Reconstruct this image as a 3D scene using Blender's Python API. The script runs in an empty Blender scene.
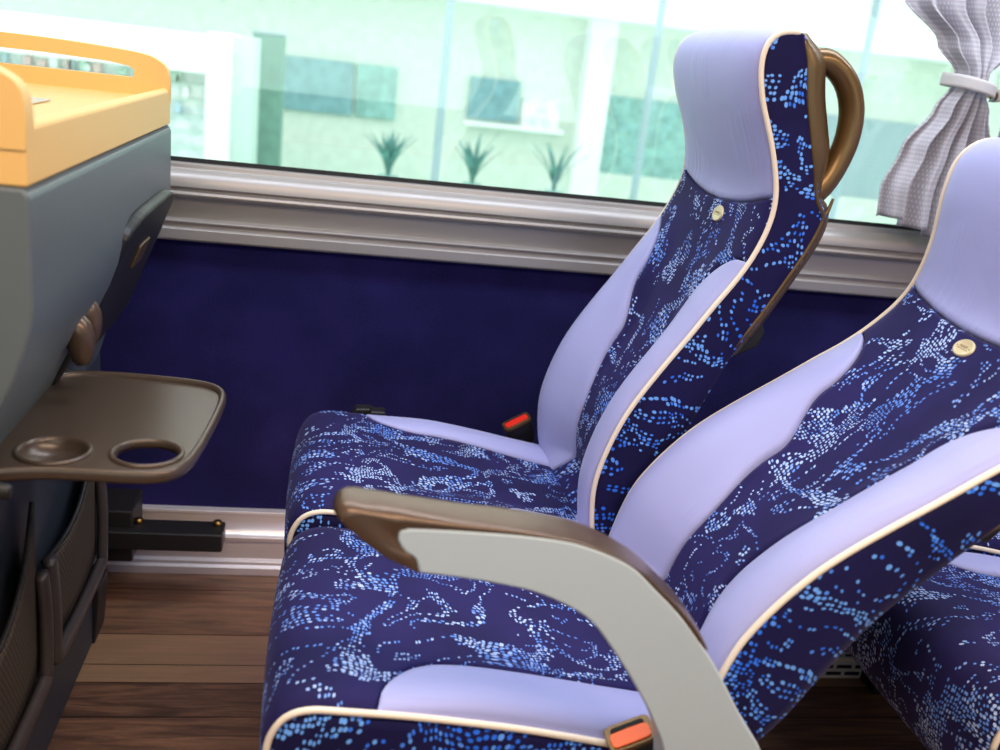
import bpy, bmesh, math, random
from mathutils import Vector, Matrix
random.seed(4)
PI = math.pi
C = bpy.context.scene.collection
M = {}

# ------------------------------------------------------------------ nodes
class NT:
    def __init__(s, name):
        m = bpy.data.materials.new(name); m.use_nodes = True
        s.m = m; s.t = m.node_tree; s.t.nodes.clear()
        s.out = s.t.nodes.new('ShaderNodeOutputMaterial')
    def n(s, typ, **kw):
        nd = s.t.nodes.new('ShaderNode' + typ)
        for k, v in kw.items():
            if k == 'ins':
                for a, b in v.items(): s.put(nd, a, b)
            else: setattr(nd, k, v)
        return nd
    def put(s, nd, a, b):
        sock = nd.inputs[a]
        if isinstance(b, bpy.types.NodeSocket): s.t.links.new(b, sock)
        elif isinstance(b, bpy.types.Node): s.t.links.new(b.outputs[0], sock)
        else: sock.default_value = b
    def math(s, op, a, b=None, c=None, clamp=False):
        nd = s.n('Math', operation=op); nd.use_clamp = clamp
        s.put(nd, 0, a)
        if b is not None: s.put(nd, 1, b)
        if c is not None: s.put(nd, 2, c)
        return nd.outputs[0]
    def vmath(s, op, a, b=None):
        nd = s.n('VectorMath', operation=op); s.put(nd, 0, a)
        if b is not None: s.put(nd, 1, b)
        return nd.outputs[0]
    def scale(s, a, k):
        nd = s.n('VectorMath', operation='SCALE'); s.put(nd, 0, a); nd.inputs['Scale'].default_value = k
        return nd.outputs[0]
    def mix(s, f, a, b):
        nd = s.n('Mix', data_type='RGBA'); s.put(nd, 0, f); s.put(nd, 6, a); s.put(nd, 7, b)
        return nd.outputs[2]
    def smooth(s, x, a, b, lo=0.0, hi=1.0):
        nd = s.n('MapRange', interpolation_type='SMOOTHSTEP')
        for i, v in enumerate((x, a, b, lo, hi)): s.put(nd, i, v)
        return nd.outputs[0]
    def noise(s, vec, scale, detail=2.0, dist=0.0, dim='3D', col=False, rough=.5):
        nd = s.n('TexNoise', noise_dimensions=dim)
        s.put(nd, 'Vector', vec); s.put(nd, 'Scale', scale); s.put(nd, 'Detail', detail)
        s.put(nd, 'Distortion', dist); s.put(nd, 'Roughness', rough)
        return nd.outputs['Color' if col else 'Fac']
    def bump(s, h, strength=.3, dist=.002):
        nd = s.n('Bump'); s.put(nd, 'Strength', strength); s.put(nd, 'Distance', dist); s.put(nd, 'Height', h)
        return nd.outputs[0]
    def bsdf(s, **kw):
        nd = s.n('BsdfPrincipled')
        for k, v in kw.items(): s.put(nd, k, v)
        s.t.links.new(nd.outputs[0], s.out.inputs[0]); return nd

def srgb(r, g, b):
    f = lambda c: c/12.92 if c <= .04045 else ((c+.055)/1.055)**2.4
    return (f(r/255), f(g/255), f(b/255), 1)

def simple(name, col, rough=.5, metal=0.0, nscale=400, nstr=.1, spec=.5, var=.0, sheen=0.0, coat=0.0):
    t = NT(name); tc = t.n('TexCoord').outputs['Object']
    n = t.noise(tc, nscale, 3)
    c = col
    if var:
        n2 = t.noise(tc, 9, 3)
        c = t.mix(t.smooth(n2, .3, .7), tuple(x*(1-var) for x in col[:3])+(1,), tuple(min(1, x*(1+var)) for x in col[:3])+(1,))
    t.bsdf(**{'Base Color': c, 'Roughness': rough, 'Metallic': metal, 'Specular IOR Level': spec,
              'Sheen Weight': sheen, 'Coat Weight': coat, 'Normal': t.bump(n, nstr, .0006)})
    M[name] = t.m; return t.m

def fabric(name, dotcol, dotcol2, base, cell=.0060, seed=0.0, big=1.0, d=0.0):
    """navy velour with sinuous chains and clusters of small woven dots, in metres of cloth (UV);
    a dot is switched on or off as a whole by fields read at its own centre"""
    t = NT(name); uv = t.n('TexCoord').outputs['UV']
    oi = t.n('ObjectInfo').outputs['Random']
    off = t.n('CombineXYZ'); off.inputs[0].default_value = seed; t.put(off, 1, t.math('MULTIPLY', oi, 3.7))
    p = t.vmath('ADD', uv, off.outputs[0])
    # lay the dots on a gently warped lattice
    w = t.scale(t.vmath('SUBTRACT', t.noise(p, 9, 1, 0, '2D', True), (.5, .5, .5)), .05)
    q = t.vmath('ADD', p, w)
    vo = t.n('TexVoronoi', voronoi_dimensions='2D', feature='F1')
    t.put(vo, 'Vector', q); t.put(vo, 'Scale', 1/cell); t.put(vo, 'Randomness', .5)
    c = vo.outputs['Position']
    st = t.vmath('MULTIPLY', c, (.62, 1, 1))
    n1 = t.noise(st, 13, 1, .3, '2D'); n2 = t.noise(t.vmath('ADD', st, (4.1, 2.7, 0)), 10, 1.5, .5, '2D')
    n3 = t.noise(t.vmath('ADD', st, (1.7, 8.2, 0)), 15, 1, 0, '2D'); n4 = t.noise(t.vmath('ADD', st, (9, 3, 0)), 9, 1, 0, '2D')
    ch1 = t.math('MULTIPLY', t.math('LESS_THAN', t.math('FRACT', t.math('MULTIPLY', n1, 5.5)), .21+d), t.math('GREATER_THAN', n4, .44))
    ch2 = t.math('MULTIPLY', t.math('LESS_THAN', t.math('FRACT', t.math('MULTIPLY', n2, 4.5)), .19+d), t.math('LESS_THAN', n4, .55))
    cl = t.math('MULTIPLY', t.math('LESS_THAN', t.math('ABSOLUTE', t.math('SUBTRACT', n2, .5)), .043+d*.3), t.math('GREATER_THAN', n3, .47-d))
    wn = t.n('TexWhiteNoise', noise_dimensions='2D'); t.put(wn, 'Vector', c)
    chain = t.math('MAXIMUM', ch1, ch2)
    rad = t.math('MAXIMUM', t.math('MULTIPLY', chain, .275*big), t.math('MULTIPLY', cl, .345*big))
    rad = t.math('MULTIPLY', rad, t.math('ADD', .82, t.math('MULTIPLY', wn.outputs['Value'], .3)))
    ds = vo.outputs['Distance']
    dots = t.math('MULTIPLY', t.smooth(t.math('SUBTRACT', ds, rad), -.05, .05, 1.0, 0.0), t.math('GREATER_THAN', rad, .05))
    tone = t.noise(c, 7, 2, 0, '2D')
    bright = t.smooth(t.math('ADD', tone, t.math('MULTIPLY', t.math('SUBTRACT', wn.outputs['Value'], .5), .35)), .35, .65)
    dc = t.mix(bright, dotcol, dotcol2)
    bc = t.mix(t.smooth(t.noise(p, 5, 3, 0, '2D'), .35, .65), base, tuple(x*1.4 for x in base[:3])+(1,))
    col = t.mix(dots, bc, dc)
    h = t.math('ADD', dots, t.math('MULTIPLY', t.noise(p, 900, 2, 0, '2D'), .5))
    t.bsdf(**{'Base Color': col, 'Roughness': .8, 'Specular IOR Level': .2, 'Sheen Weight': .10, 'Sheen Roughness': .4,
              'Sheen Tint': (.6, .55, 1, 1), 'Normal': t.bump(h, .25, .0008)})
    M[name] = t.m; return t.m

fabric('cushion_fabric', srgb(95, 145, 240), srgb(180, 205, 255), srgb(30, 25, 74))
fabric('side_fabric', srgb(40, 110, 240), srgb(110, 170, 255), srgb(18, 15, 60), cell=.0076, seed=2.2, big=1.08, d=.05)
def mk_lav():
    t = NT('lavender'); uv = t.n('TexCoord').outputs['UV']
    mp = t.n('Mapping'); t.put(mp, 'Vector', uv); mp.inputs['Scale'].default_value = (5, 75, 1)
    wr = t.noise(mp.outputs[0], 1.0, 2, .4, '2D'); msk = t.smooth(t.noise(uv, 7, 1, 0, '2D'), .48, .62)
    h = t.math('MULTIPLY', wr, msk)
    b1 = t.bump(h, .35, .004)
    nd = t.n('Bump'); t.put(nd, 'Strength', .12); t.put(nd, 'Distance', .0006); t.put(nd, 'Height', t.noise(uv, 900, 2, 0, '2D')); t.put(nd, 'Normal', b1)
    t.bsdf(**{'Base Color': srgb(166, 168, 220), 'Roughness': .5, 'Specular IOR Level': .35, 'Sheen Weight': .15, 'Normal': nd.outputs[0]})
    M['lavender'] = t.m
mk_lav()
simple('piping_cream', srgb(242, 226, 208), .45, nstr=.1)
simple('shell_plastic', srgb(104, 82, 52), .36, metal=.5, nstr=.15)
simple('handle_plastic', srgb(112, 86, 52), .30, metal=.55, nstr=.1)
simple('arm_pad', srgb(100, 80, 66), .30, nstr=.2, metal=.5)
simple('arm_grey', srgb(186, 198, 208), .5, nstr=.2)
simple('black_plastic', srgb(27, 25, 26), .48, nstr=.1)
simple('red_button', srgb(235, 45, 30), .35)
simple('orange_button', srgb(250, 100, 20), .35)
simple('badge_metal', srgb(226, 208, 168), .35, metal=.3)
simple('badge_ink', srgb(150, 125, 90), .5)
simple('strap_web', srgb(40, 34, 66), .7, nscale=900, nstr=.4)
simple('steel_dark', srgb(60, 60, 66), .35, metal=.8)
simple('frame_grey', srgb(74, 66, 66), .4, metal=.2)
simple('bolt_brass', srgb(150, 120, 70), .3, metal=1)
simple('tray_yellow', srgb(234, 186, 112), .42, nscale=900, nstr=.12)
simple('unit_grey', srgb(94, 102, 106), .42, nscale=700, nstr=.25)
simple('unit_dark', srgb(48, 54, 66), .5, nscale=700, nstr=.25)
simple('table_plastic', srgb(84, 70, 60), .30, nscale=800, nstr=.12, metal=.35)
simple('ceiling_trim', srgb(214, 206, 200), .7)
simple('wall_white', srgb(240, 248, 244), .6)
simple('card_silver', srgb(190, 190, 188), .25, metal=.7)

def mk_alu():
    t = NT('aluminium'); tc = t.n('TexCoord').outputs['Object']
    mp = t.n('Mapping'); t.put(mp, 'Vector', tc); mp.inputs['Scale'].default_value = (3, 300, 300)
    n = t.noise(mp.outputs[0], 3, 3)
    t.bsdf(**{'Base Color': srgb(160, 154, 152), 'Roughness': t.smooth(n, .2, .8, .32, .5), 'Metallic': .45, 'Normal': t.bump(n, .06, .0005)})
    M['aluminium'] = t.m
mk_alu()
simple('heater_alu', srgb(226, 218, 222), .28, metal=.5, nstr=.03)

def mk_felt():
    t = NT('felt'); tc = t.n('TexCoord').outputs['Object']
    n = t.noise(tc, 260, 4, 0, rough=.7); n2 = t.noise(tc, 7, 3)
    c = t.mix(t.smooth(n, .3, .7), srgb(14, 12, 52), srgb(26, 23, 78))
    c = t.mix(t.smooth(n2, .3, .8, 0, .35), c, srgb(48, 40, 112))
    t.bsdf(**{'Base Color': c, 'Roughness': .95, 'Specular IOR Level': .1, 'Sheen Weight': .1, 'Normal': t.bump(n, .5, .001)})
    M['felt'] = t.m
mk_felt()

def mk_wood():
    t = NT('wood_floor'); at = t.n('Attribute', attribute_name='tone'); tc = t.n('TexCoord').outputs['Object']
    mp = t.n('Mapping'); t.put(mp, 'Vector', tc); mp.inputs['Scale'].default_value = (2.2, 26, 26)
    off = t.n('CombineXYZ'); t.put(off, 0, t.math('MULTIPLY', at.outputs['Fac'], 9.0)); t.put(off, 1, t.math('MULTIPLY', at.outputs['Fac'], 31.0))
    v = t.vmath('ADD', mp.outputs[0], off.outputs[0])
    n = t.noise(v, 1.6, 5, 1.4, rough=.6); n2 = t.noise(v, 7, 4, .3, rough=.7)
    c = t.mix(t.smooth(n, .3, .72), srgb(64, 40, 34), srgb(136, 94, 72))
    c = t.mix(t.smooth(n2, .35, .7, 0, .45), c, srgb(52, 32, 28))
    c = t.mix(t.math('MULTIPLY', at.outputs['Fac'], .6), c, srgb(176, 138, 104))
    t.bsdf(**{'Base Color': c, 'Roughness': .42, 'Normal': t.bump(n2, .08, .001)})
    M['wood_floor'] = t.m
mk_wood()
simple('gap_black', srgb(14, 12, 12), .8)

def mk_grill():
    t = NT('grill'); uv = t.n('TexCoord').outputs['UV']
    b = t.n('TexBrick'); t.put(b, 'Vector', uv); b.offset = .5
    t.put(b, 'Color1', srgb(30, 28, 34)); t.put(b, 'Color2', srgb(30, 28, 34)); t.put(b, 'Mortar', srgb(226, 220, 212))
    t.put(b, 'Scale', 1.0); t.put(b, 'Mortar Size', .0042); t.put(b, 'Mortar Smooth', .1); t.put(b, 'Brick Width', .042); t.put(b, 'Row Height', .0165)
    t.bsdf(**{'Base Color': b.outputs['Color'], 'Roughness': .5})
    M['grill'] = t.m
mk_grill()

def mk_net():
    t = NT('net'); uv = t.n('TexCoord').outputs['UV']
    b = t.n('TexBrick'); t.put(b, 'Vector', uv)
    t.put(b, 'Color1', srgb(16, 15, 17)); t.put(b, 'Color2', srgb(24, 22, 22)); t.put(b, 'Mortar', srgb(92, 76, 62))
    t.put(b, 'Scale', 1.0); t.put(b, 'Mortar Size', .0012); t.put(b, 'Brick Width', .010); t.put(b, 'Row Height', .007)
    t.bsdf(**{'Base Color': b.outputs['Color'], 'Roughness': .8, 'Normal': t.bump(b.outputs['Fac'], .5, .001)})
    M['net'] = t.m
mk_net()

def mk_curtain():
    t = NT('curtain_cloth'); uv = t.n('TexCoord').outputs['UV']
    b = t.n('TexBrick'); t.put(b, 'Vector', uv)
    
    t.put(b, 'Scale', 1.0); t.put(b, 'Mortar Size', .0026); t.put(b, 'Mortar Smooth', .3); t.put(b, 'Brick Width', .0075); t.put(b, 'Row Height', .0090)
    n = t.noise(uv, 700, 2, 0, '2D')
    c = t.mix(b.outputs['Fac'], srgb(226, 224, 232), srgb(188, 184, 194))
    p = t.bsdf(**{'Base Color': c, 'Roughness': .85, 'Sheen Weight': .1, 'Normal': t.bump(n, .3, .001)})
    tr = t.n('BsdfTranslucent'); t.put(tr, 'Color', srgb(190, 190, 205))
    mx = t.n('MixShader'); mx.inputs[0].default_value = .18
    t.t.links.new(p.outputs[0], mx.inputs[1]); t.t.links.new(tr.outputs[0], mx.inputs[2]); t.t.links.new(mx.outputs[0], t.out.inputs[0])
    M['curtain_cloth'] = t.m
mk_curtain()

def mk_glass():
    t = NT('window_glass')
    tr = t.n('BsdfTransparent'); t.put(tr, 'Color', (.94, .99, .975, 1))
    gl = t.n('BsdfGlossy'); t.put(gl, 'Color', (1, 1, .92, 1)); t.put(gl, 'Roughness', .004)
    fr = t.n('Fresnel'); fr.inputs['IOR'].default_value = 1.55
    f = t.math('MULTIPLY', fr.outputs[0], 1.3, clamp=True)
    mx = t.n('MixShader'); t.put(mx, 0, f)
    t.t.links.new(tr.outputs[0], mx.inputs[1]); t.t.links.new(gl.outputs[0], mx.inputs[2]); t.t.links.new(mx.outputs[0], t.out.inputs[0])
    M['window_glass'] = t.m
mk_glass()

# ------------------------------------------------------------------ geometry helpers
def crom(pts, n=8, closed=False):
    P = [Vector(p) for p in pts]; out = []
    L = len(P)
    for i in range(L if closed else L-1):
        if closed: a, b, c, d = P[(i-1) % L], P[i], P[(i+1) % L], P[(i+2) % L]
        else: a, b, c, d = P[max(i-1, 0)], P[i], P[i+1], P[min(i+2, L-1)]
        for k in range(n):
            t = k/n
            out.append(.5*((2*b)+(c-a)*t+(2*a-5*b+4*c-d)*t*t+(3*b-a-3*c+d)*t**3))
    if not closed: out.append(P[-1])
    return out

def resample(P, n):
    """n+1 points evenly spaced along polyline P"""
    L = [0.0]
    for a, b in zip(P, P[1:]): L.append(L[-1]+(b-a).length)
    out = []; j = 0
    for i in range(n+1):
        s = L[-1]*i/n
        while j < len(P)-2 and L[j+1] < s: j += 1
        d = L[j+1]-L[j]; t = 0 if d < 1e-9 else (s-L[j])/d
        out.append(P[j].lerp(P[j+1], max(0, min(1, t))))
    return out, L[-1]

def link(name, me, mat, parent=None):
    o = bpy.data.objects.new(name, me); C.objects.link(o)
    if mat: me.materials.append(M[mat])
    if parent: o.parent = parent
    return o

def meshobj(name, verts, faces, mat, parent=None, uvs=None, smooth=True, solid=0.0, offset=-1, sub=0, bev=0.0, autos=None):
    me = bpy.data.meshes.new(name); me.from_pydata([tuple(v) for v in verts], [], faces)
    if uvs:
        l = me.uv_layers.new(name='UVMap')
        for p in me.polygons:
            for li in p.loop_indices: l.data[li].uv = uvs[me.loops[li].vertex_index][:2]
    bm = bmesh.new(); bm.from_mesh(me)
    bmesh.ops.recalc_face_normals(bm, faces=bm.faces) if not uvs else None
    bm.to_mesh(me); bm.free()
    for p in me.polygons: p.use_smooth = smooth
    o = link(name, me, mat, parent)
    if solid:
        md = o.modifiers.new('s', 'SOLIDIFY'); md.thickness = solid; md.offset = offset
    if bev:
        md = o.modifiers.new('b', 'BEVEL'); md.width = bev; md.segments = 3; md.limit_method = 'ANGLE'; md.angle_limit = math.radians(35)
        md.harden_normals = False
    return o

def grid(name, rows, mat, parent=None, uvs=None, solid=0.0, flip=False, close_v=False):
    nr, nc = len(rows), len(rows[0]); V = [p for r in rows for p in r]; F = []
    for i in range(nr-1):
        for j in range(nc if close_v else nc-1):
            a, b, c, d = i*nc+j, i*nc+(j+1) % nc, (i+1)*nc+(j+1) % nc, (i+1)*nc+j
            F.append((a, d, c, b) if flip else (a, b, c, d))
    U = [u for r in uvs for u in r] if uvs else None
    return meshobj(name, V, F, mat, parent, U or [(0, 0)]*len(V), True, solid)

def tube_data(P, r, seg=10, closed=False, sc=(1, 1), up=Vector((0, 1, 0)), rad=None, cap=True):
    V, F = [], []; n = len(P)
    for i, p in enumerate(P):
        if closed: t = P[(i+1) % n]-P[i-1]
        else: t = P[min(i+1, n-1)]-P[max(i-1, 0)]
        t.normalize(); a = up-t*up.dot(t)
        if a.length < 1e-4: a = Vector((0, 0, 1))-t*t.z
        a.normalize(); b = t.cross(a); rr = rad[i] if rad else r
        for k in range(seg):
            th = 2*PI*k/seg; V.append(p+a*math.cos(th)*rr*sc[0]+b*math.sin(th)*rr*sc[1])
    for i in range(n if closed else n-1):
        for k in range(seg):
            j = (i+1) % n
            F.append((i*seg+k, i*seg+(k+1) % seg, j*seg+(k+1) % seg, j*seg+k))
    if not closed and cap:
        F.append(tuple(range(seg))); F.append(tuple(range((n-1)*seg, n*seg))[::-1])
    return V, F

def tube(name, P, r, mat, parent=None, **kw):
    V, F = tube_data([Vector(p) for p in P], r, **kw)
    return meshobj(name, V, F, mat, parent)

def extr(name, poly, y0, y1, mat, parent=None, bev=.003, axis='Y', seg=3):
    """closed polygon extruded along an axis; poly in (x,z) for Y, (y,z) for X, (x,y) for Z"""
    mp = {'Y': lambda a, b, t: (a, t, b), 'X': lambda a, b, t: (t, a, b), 'Z': lambda a, b, t: (a, b, t)}[axis]
    n = len(poly); V = [mp(a, b, y0) for a, b in poly]+[mp(a, b, y1) for a, b in poly]
    F = [tuple(range(n)), tuple(range(n, 2*n))[::-1]]+[(i, (i+1) % n, n+(i+1) % n, n+i) for i in range(n)]
    o = meshobj(name, V, F, mat, parent, smooth=bool(bev), bev=bev)
    if bev: o.modifiers['b'].harden_normals = True; o.modifiers['b'].segments = seg
    return o

def box(name, a, b, mat, parent=None, bev=.003, axis='Y'):
    return extr(name, [(a[0], a[2]), (b[0], a[2]), (b[0], b[2]), (a[0], b[2])], a[1], b[1], mat, parent, bev)

def multibox(name, boxes, mat, parent=None, bev=.0):
    V, F = [], []
    for a, b in boxes:
        k = len(V)
        V += [(x, y, z) for x in (a[0], b[0]) for y in (a[1], b[1]) for z in (a[2], b[2])]
        F += [tuple(k+i for i in f) for f in ((0, 1, 3, 2), (4, 6, 7, 5), (0, 4, 5, 1), (2, 3, 7, 6), (0, 2, 6, 4), (1, 5, 7, 3))]
    return meshobj(name, V, F, mat, parent, smooth=False, bev=bev)

def empty(name, loc=(0, 0, 0), rz=0.0):
    o = bpy.data.objects.new(name, None); C.objects.link(o); o.location = loc; o.rotation_euler = (0, 0, rz)
    o.empty_display_size = .1; return o

def tag(o, label=None, cat=None, group=None, kind=None):
    if label: o['label'] = label
    if cat: o['category'] = cat
    if group: o['group'] = group
    if kind: o['kind'] = kind
    return o

def struct(o): o['kind'] = 'structure'; return o

def smst(x, a, b):
    t = max(0.0, min(1.0, (x-a)/(b-a))); return t*t*(3-2*t)

def interp(x, tab):
    if x <= tab[0][0]: return tab[0][1]
    for (a, u), (b, v) in zip(tab, tab[1:]):
        if x <= b:
            t = (x-a)/(b-a); t = t*t*(3-2*t); return u+(v-u)*t
    return tab[-1][1]

# ------------------------------------------------------------------ coach seat
W = .44
# upright seat: front (piping) and rear profile of the backrest, in x,z
FRONT = [(.449, .40), (.438, .455), (.432, .503), (.433, .540), (.443, .587), (.460, .637), (.481, .680), (.511, .730), (.545, .783),
         (.577, .835), (.604, .877), (.625, .918), (.639, .962), (.642, 1.0), (.635, 1.037), (.621, 1.078), (.608, 1.108), (.594, 1.140),
         (.584, 1.175), (.582, 1.203), (.589, 1.224), (.606, 1.236), (.630, 1.238)]
REAR = [(.527, .41), (.541, .46), (.550, .52), (.560, .585), (.574, .640), (.597, .70), (.624, .764), (.658, .823), (.687, .879), (.712, .931),
        (.727, .975), (.725, .992), (.712, 1.01), (.695, 1.06), (.680, 1.105), (.667, 1.145), (.659, 1.18), (.652, 1.21), (.640, 1.234)]
NS = 96
def prof(tab): return resample(crom([(x, 0, z) for x, z in tab], 8), NS)
FP, FL = prof(FRONT); RP, RL = prof(REAR)
def at(P, s):
    s = max(0, min(1, s))*NS; i = min(int(s), NS-1); return P[i].lerp(P[i+1], s-i)
def normal_at(s):
    t = at(FP, s+.012)-at(FP, s-.012); t.normalize(); return Vector((-t.z, 0, t.x))
def s_of_z(z):                                             # z on the front profile -> s, first hit
    for i, p in enumerate(FP):
        if p.z >= z: return i/NS
    return 1.0
S_H = s_of_z(1.0)            # side end of headrest seam
S_TOP = s_of_z(.905)         # top of the bolsters
def relief(s, v):
    e = min(v, 1-v)
    k = smst(s, S_TOP+.06, S_TOP-.25)*smst(s, 0, .06)
    edge = math.sqrt(max(0, 1-(1-min(e/.10, 1))**2))
    bol = .014*edge - .052*smst(e, .09, .36)
    plain = .010*edge + .004*math.sin(PI*v)
    # headrest pillow
    hk = smst(s, S_H-.01, S_H+.10)
    pillow = .012*math.sqrt(max(0, 1-(1-min(e/.22, 1))**2)) + .008*math.sin(PI*v)
    top = smst(s, 1.0, .93)
    lower = bol*k+plain*(1-k)
    return lower*(1-hk)+pillow*hk*(.35+.65*top)
HT = [.050]
def wy(s, v):
    k = HT[0]*smst(s, S_TOP, S_H+.10)+.03*smst(s, .90, 1.0)
    return v*(W-k)
def back_pt(s, v):
    p = at(FP, s); n = normal_at(s)
    q = p+n*relief(s, v)
    return Vector((q.x, wy(s, v), q.z))
def h_seam(v): return S_H-.038*math.sin(PI*v)**.8
VS = [(0, .26), (.1, .335), (.3, .34), (.6, .29), (.8, .205)]
def v_seam(s):
    t = s/S_TOP
    if t >= 1: return 0.0
    if t > .8: return .205*math.sqrt(max(0, 1-((t-.8)/.2)**2))**1.15
    return interp(t, VS)

def back_part(name, srange, vrange, mat, parent, nr=60, ncol=16, seams=''):
    """patch of the backrest between seam curves; srange(v)->(s0,s1), vrange(s)->(v0,v1)"""
    rows, uvs = [], []
    for i in range(nr+1):
        a = i/nr; r, u = [], []
        for j in range(ncol+1):
            b = j/ncol
            if seams == 'head':
                v = b; s0, s1 = srange(v); s = s0+(s1-s0)*a
            else:
                s0, s1 = srange(.5); s = s0+(s1-s0)*a
                v0, v1 = vrange(s); v = v0+(v1-v0)*b
                if seams == 'centre': s = min(s, 9); 
                if seams == 'centre':
                    top = h_seam(v); s = s0+(top-s0)*a if False else s*(top/s1) if a > .999 else s0+(top-s0)*a
                    v0, v1 = vrange(s); v = v0+(v1-v0)*b
            p = back_pt(s, v)
            # stitched seam: outermost rows sink a little
            e = min(i, nr-i) if seams != 'bol' else 99
            ej = min(j, ncol-j)
            n = normal_at(s)
            if (ej == 0 and 0.004 < v < .996): p = p-n*.005
            if (seams == 'head' and i == 0) or (seams == 'centre' and i == nr): p = p-n*.006
            r.append(p); u.append((s*FL, v*W))
        rows.append(r); uvs.append(u)
    return grid(name, rows, mat, parent, uvs, solid=.010, flip=True)

def cushion_profile():
    P = crom([(x, 0, z) for x, z in [(.05, .265), (.01, .272), (-.02, .300), (-.038, .345), (-.041, .385), (-.037, .414), (-.022, .438), (.004, .448), (.045, .446),
         (.115, .440), (.173, .433), (.238, .424), (.30, .413), (.36, .401), (.44, .386), (.50, .372)]], 8)
    return resample(P, NS)
CP, CL = cushion_profile()
def cnorm(s):
    t = at(CP, s+.02)-at(CP, s-.02); t.normalize(); return Vector((-t.z, 0, t.x))
def s_of_cx(x):
    for i, p in enumerate(CP):
        if p.x >= x and p.z > .4 and i > NS*.2: return i/NS
    return 1.0
S_CB = s_of_cx(.075)
def crelief(s, v):
    e = min(v, 1-v); edge = math.sqrt(max(0, 1-(1-min(e/.09, 1))**2))
    top = smst(s, .20, .42)
    bolst = smst(s, S_CB-.02, S_CB+.18)
    return .012*edge*(.6+.4*top)+.006*math.sin(PI*v)+bolst*(.012*edge*(1-smst(e, .12, .26))-.004*smst(e, .12, .3))
def cush_pt(s, v):
    p = at(CP, s); q = p+cnorm(s)*crelief(s, v); return Vector((q.x, v*W, q.z))
def cv_seam(s, s0=None):
    s0 = s0 or S_CB
    if s <= s0: return 0.0
    t = (s-s0)/(1-s0)
    return .20*math.sqrt(max(0, 1-(1-min(t/.24, 1))**2))+.03*smst(t, .3, .9)

def cush_part(name, s0, s1, vr, mat, parent, nr, ncol, sink=False):
    rows, uvs = [], []
    for i in range(nr+1):
        s = s0+(s1-s0)*i/nr; v0, v1 = vr(s); r, u = [], []
        for j in range(ncol+1):
            v = v0+(v1-v0)*j/ncol; p = cush_pt(s, v)
            if min(j, ncol-j) == 0 and .004 < v < .996: p = p-cnorm(s)*.004
            r.append(p); u.append((s*CL+5, v*W+2))
        rows.append(r); uvs.append(u)
    return grid(name, rows, mat, parent, uvs, solid=.010, flip=True)

def rot_tr(th, tx, tz):
    """rigid recline of backrest parts about the seat's width axis"""
    c, s = math.cos(th), math.sin(th)
    return Matrix(((c, 0, s, tx), (0, 1, 0, 0), (-s, 0, c, tz), (0, 0, 0, 1)))

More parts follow.
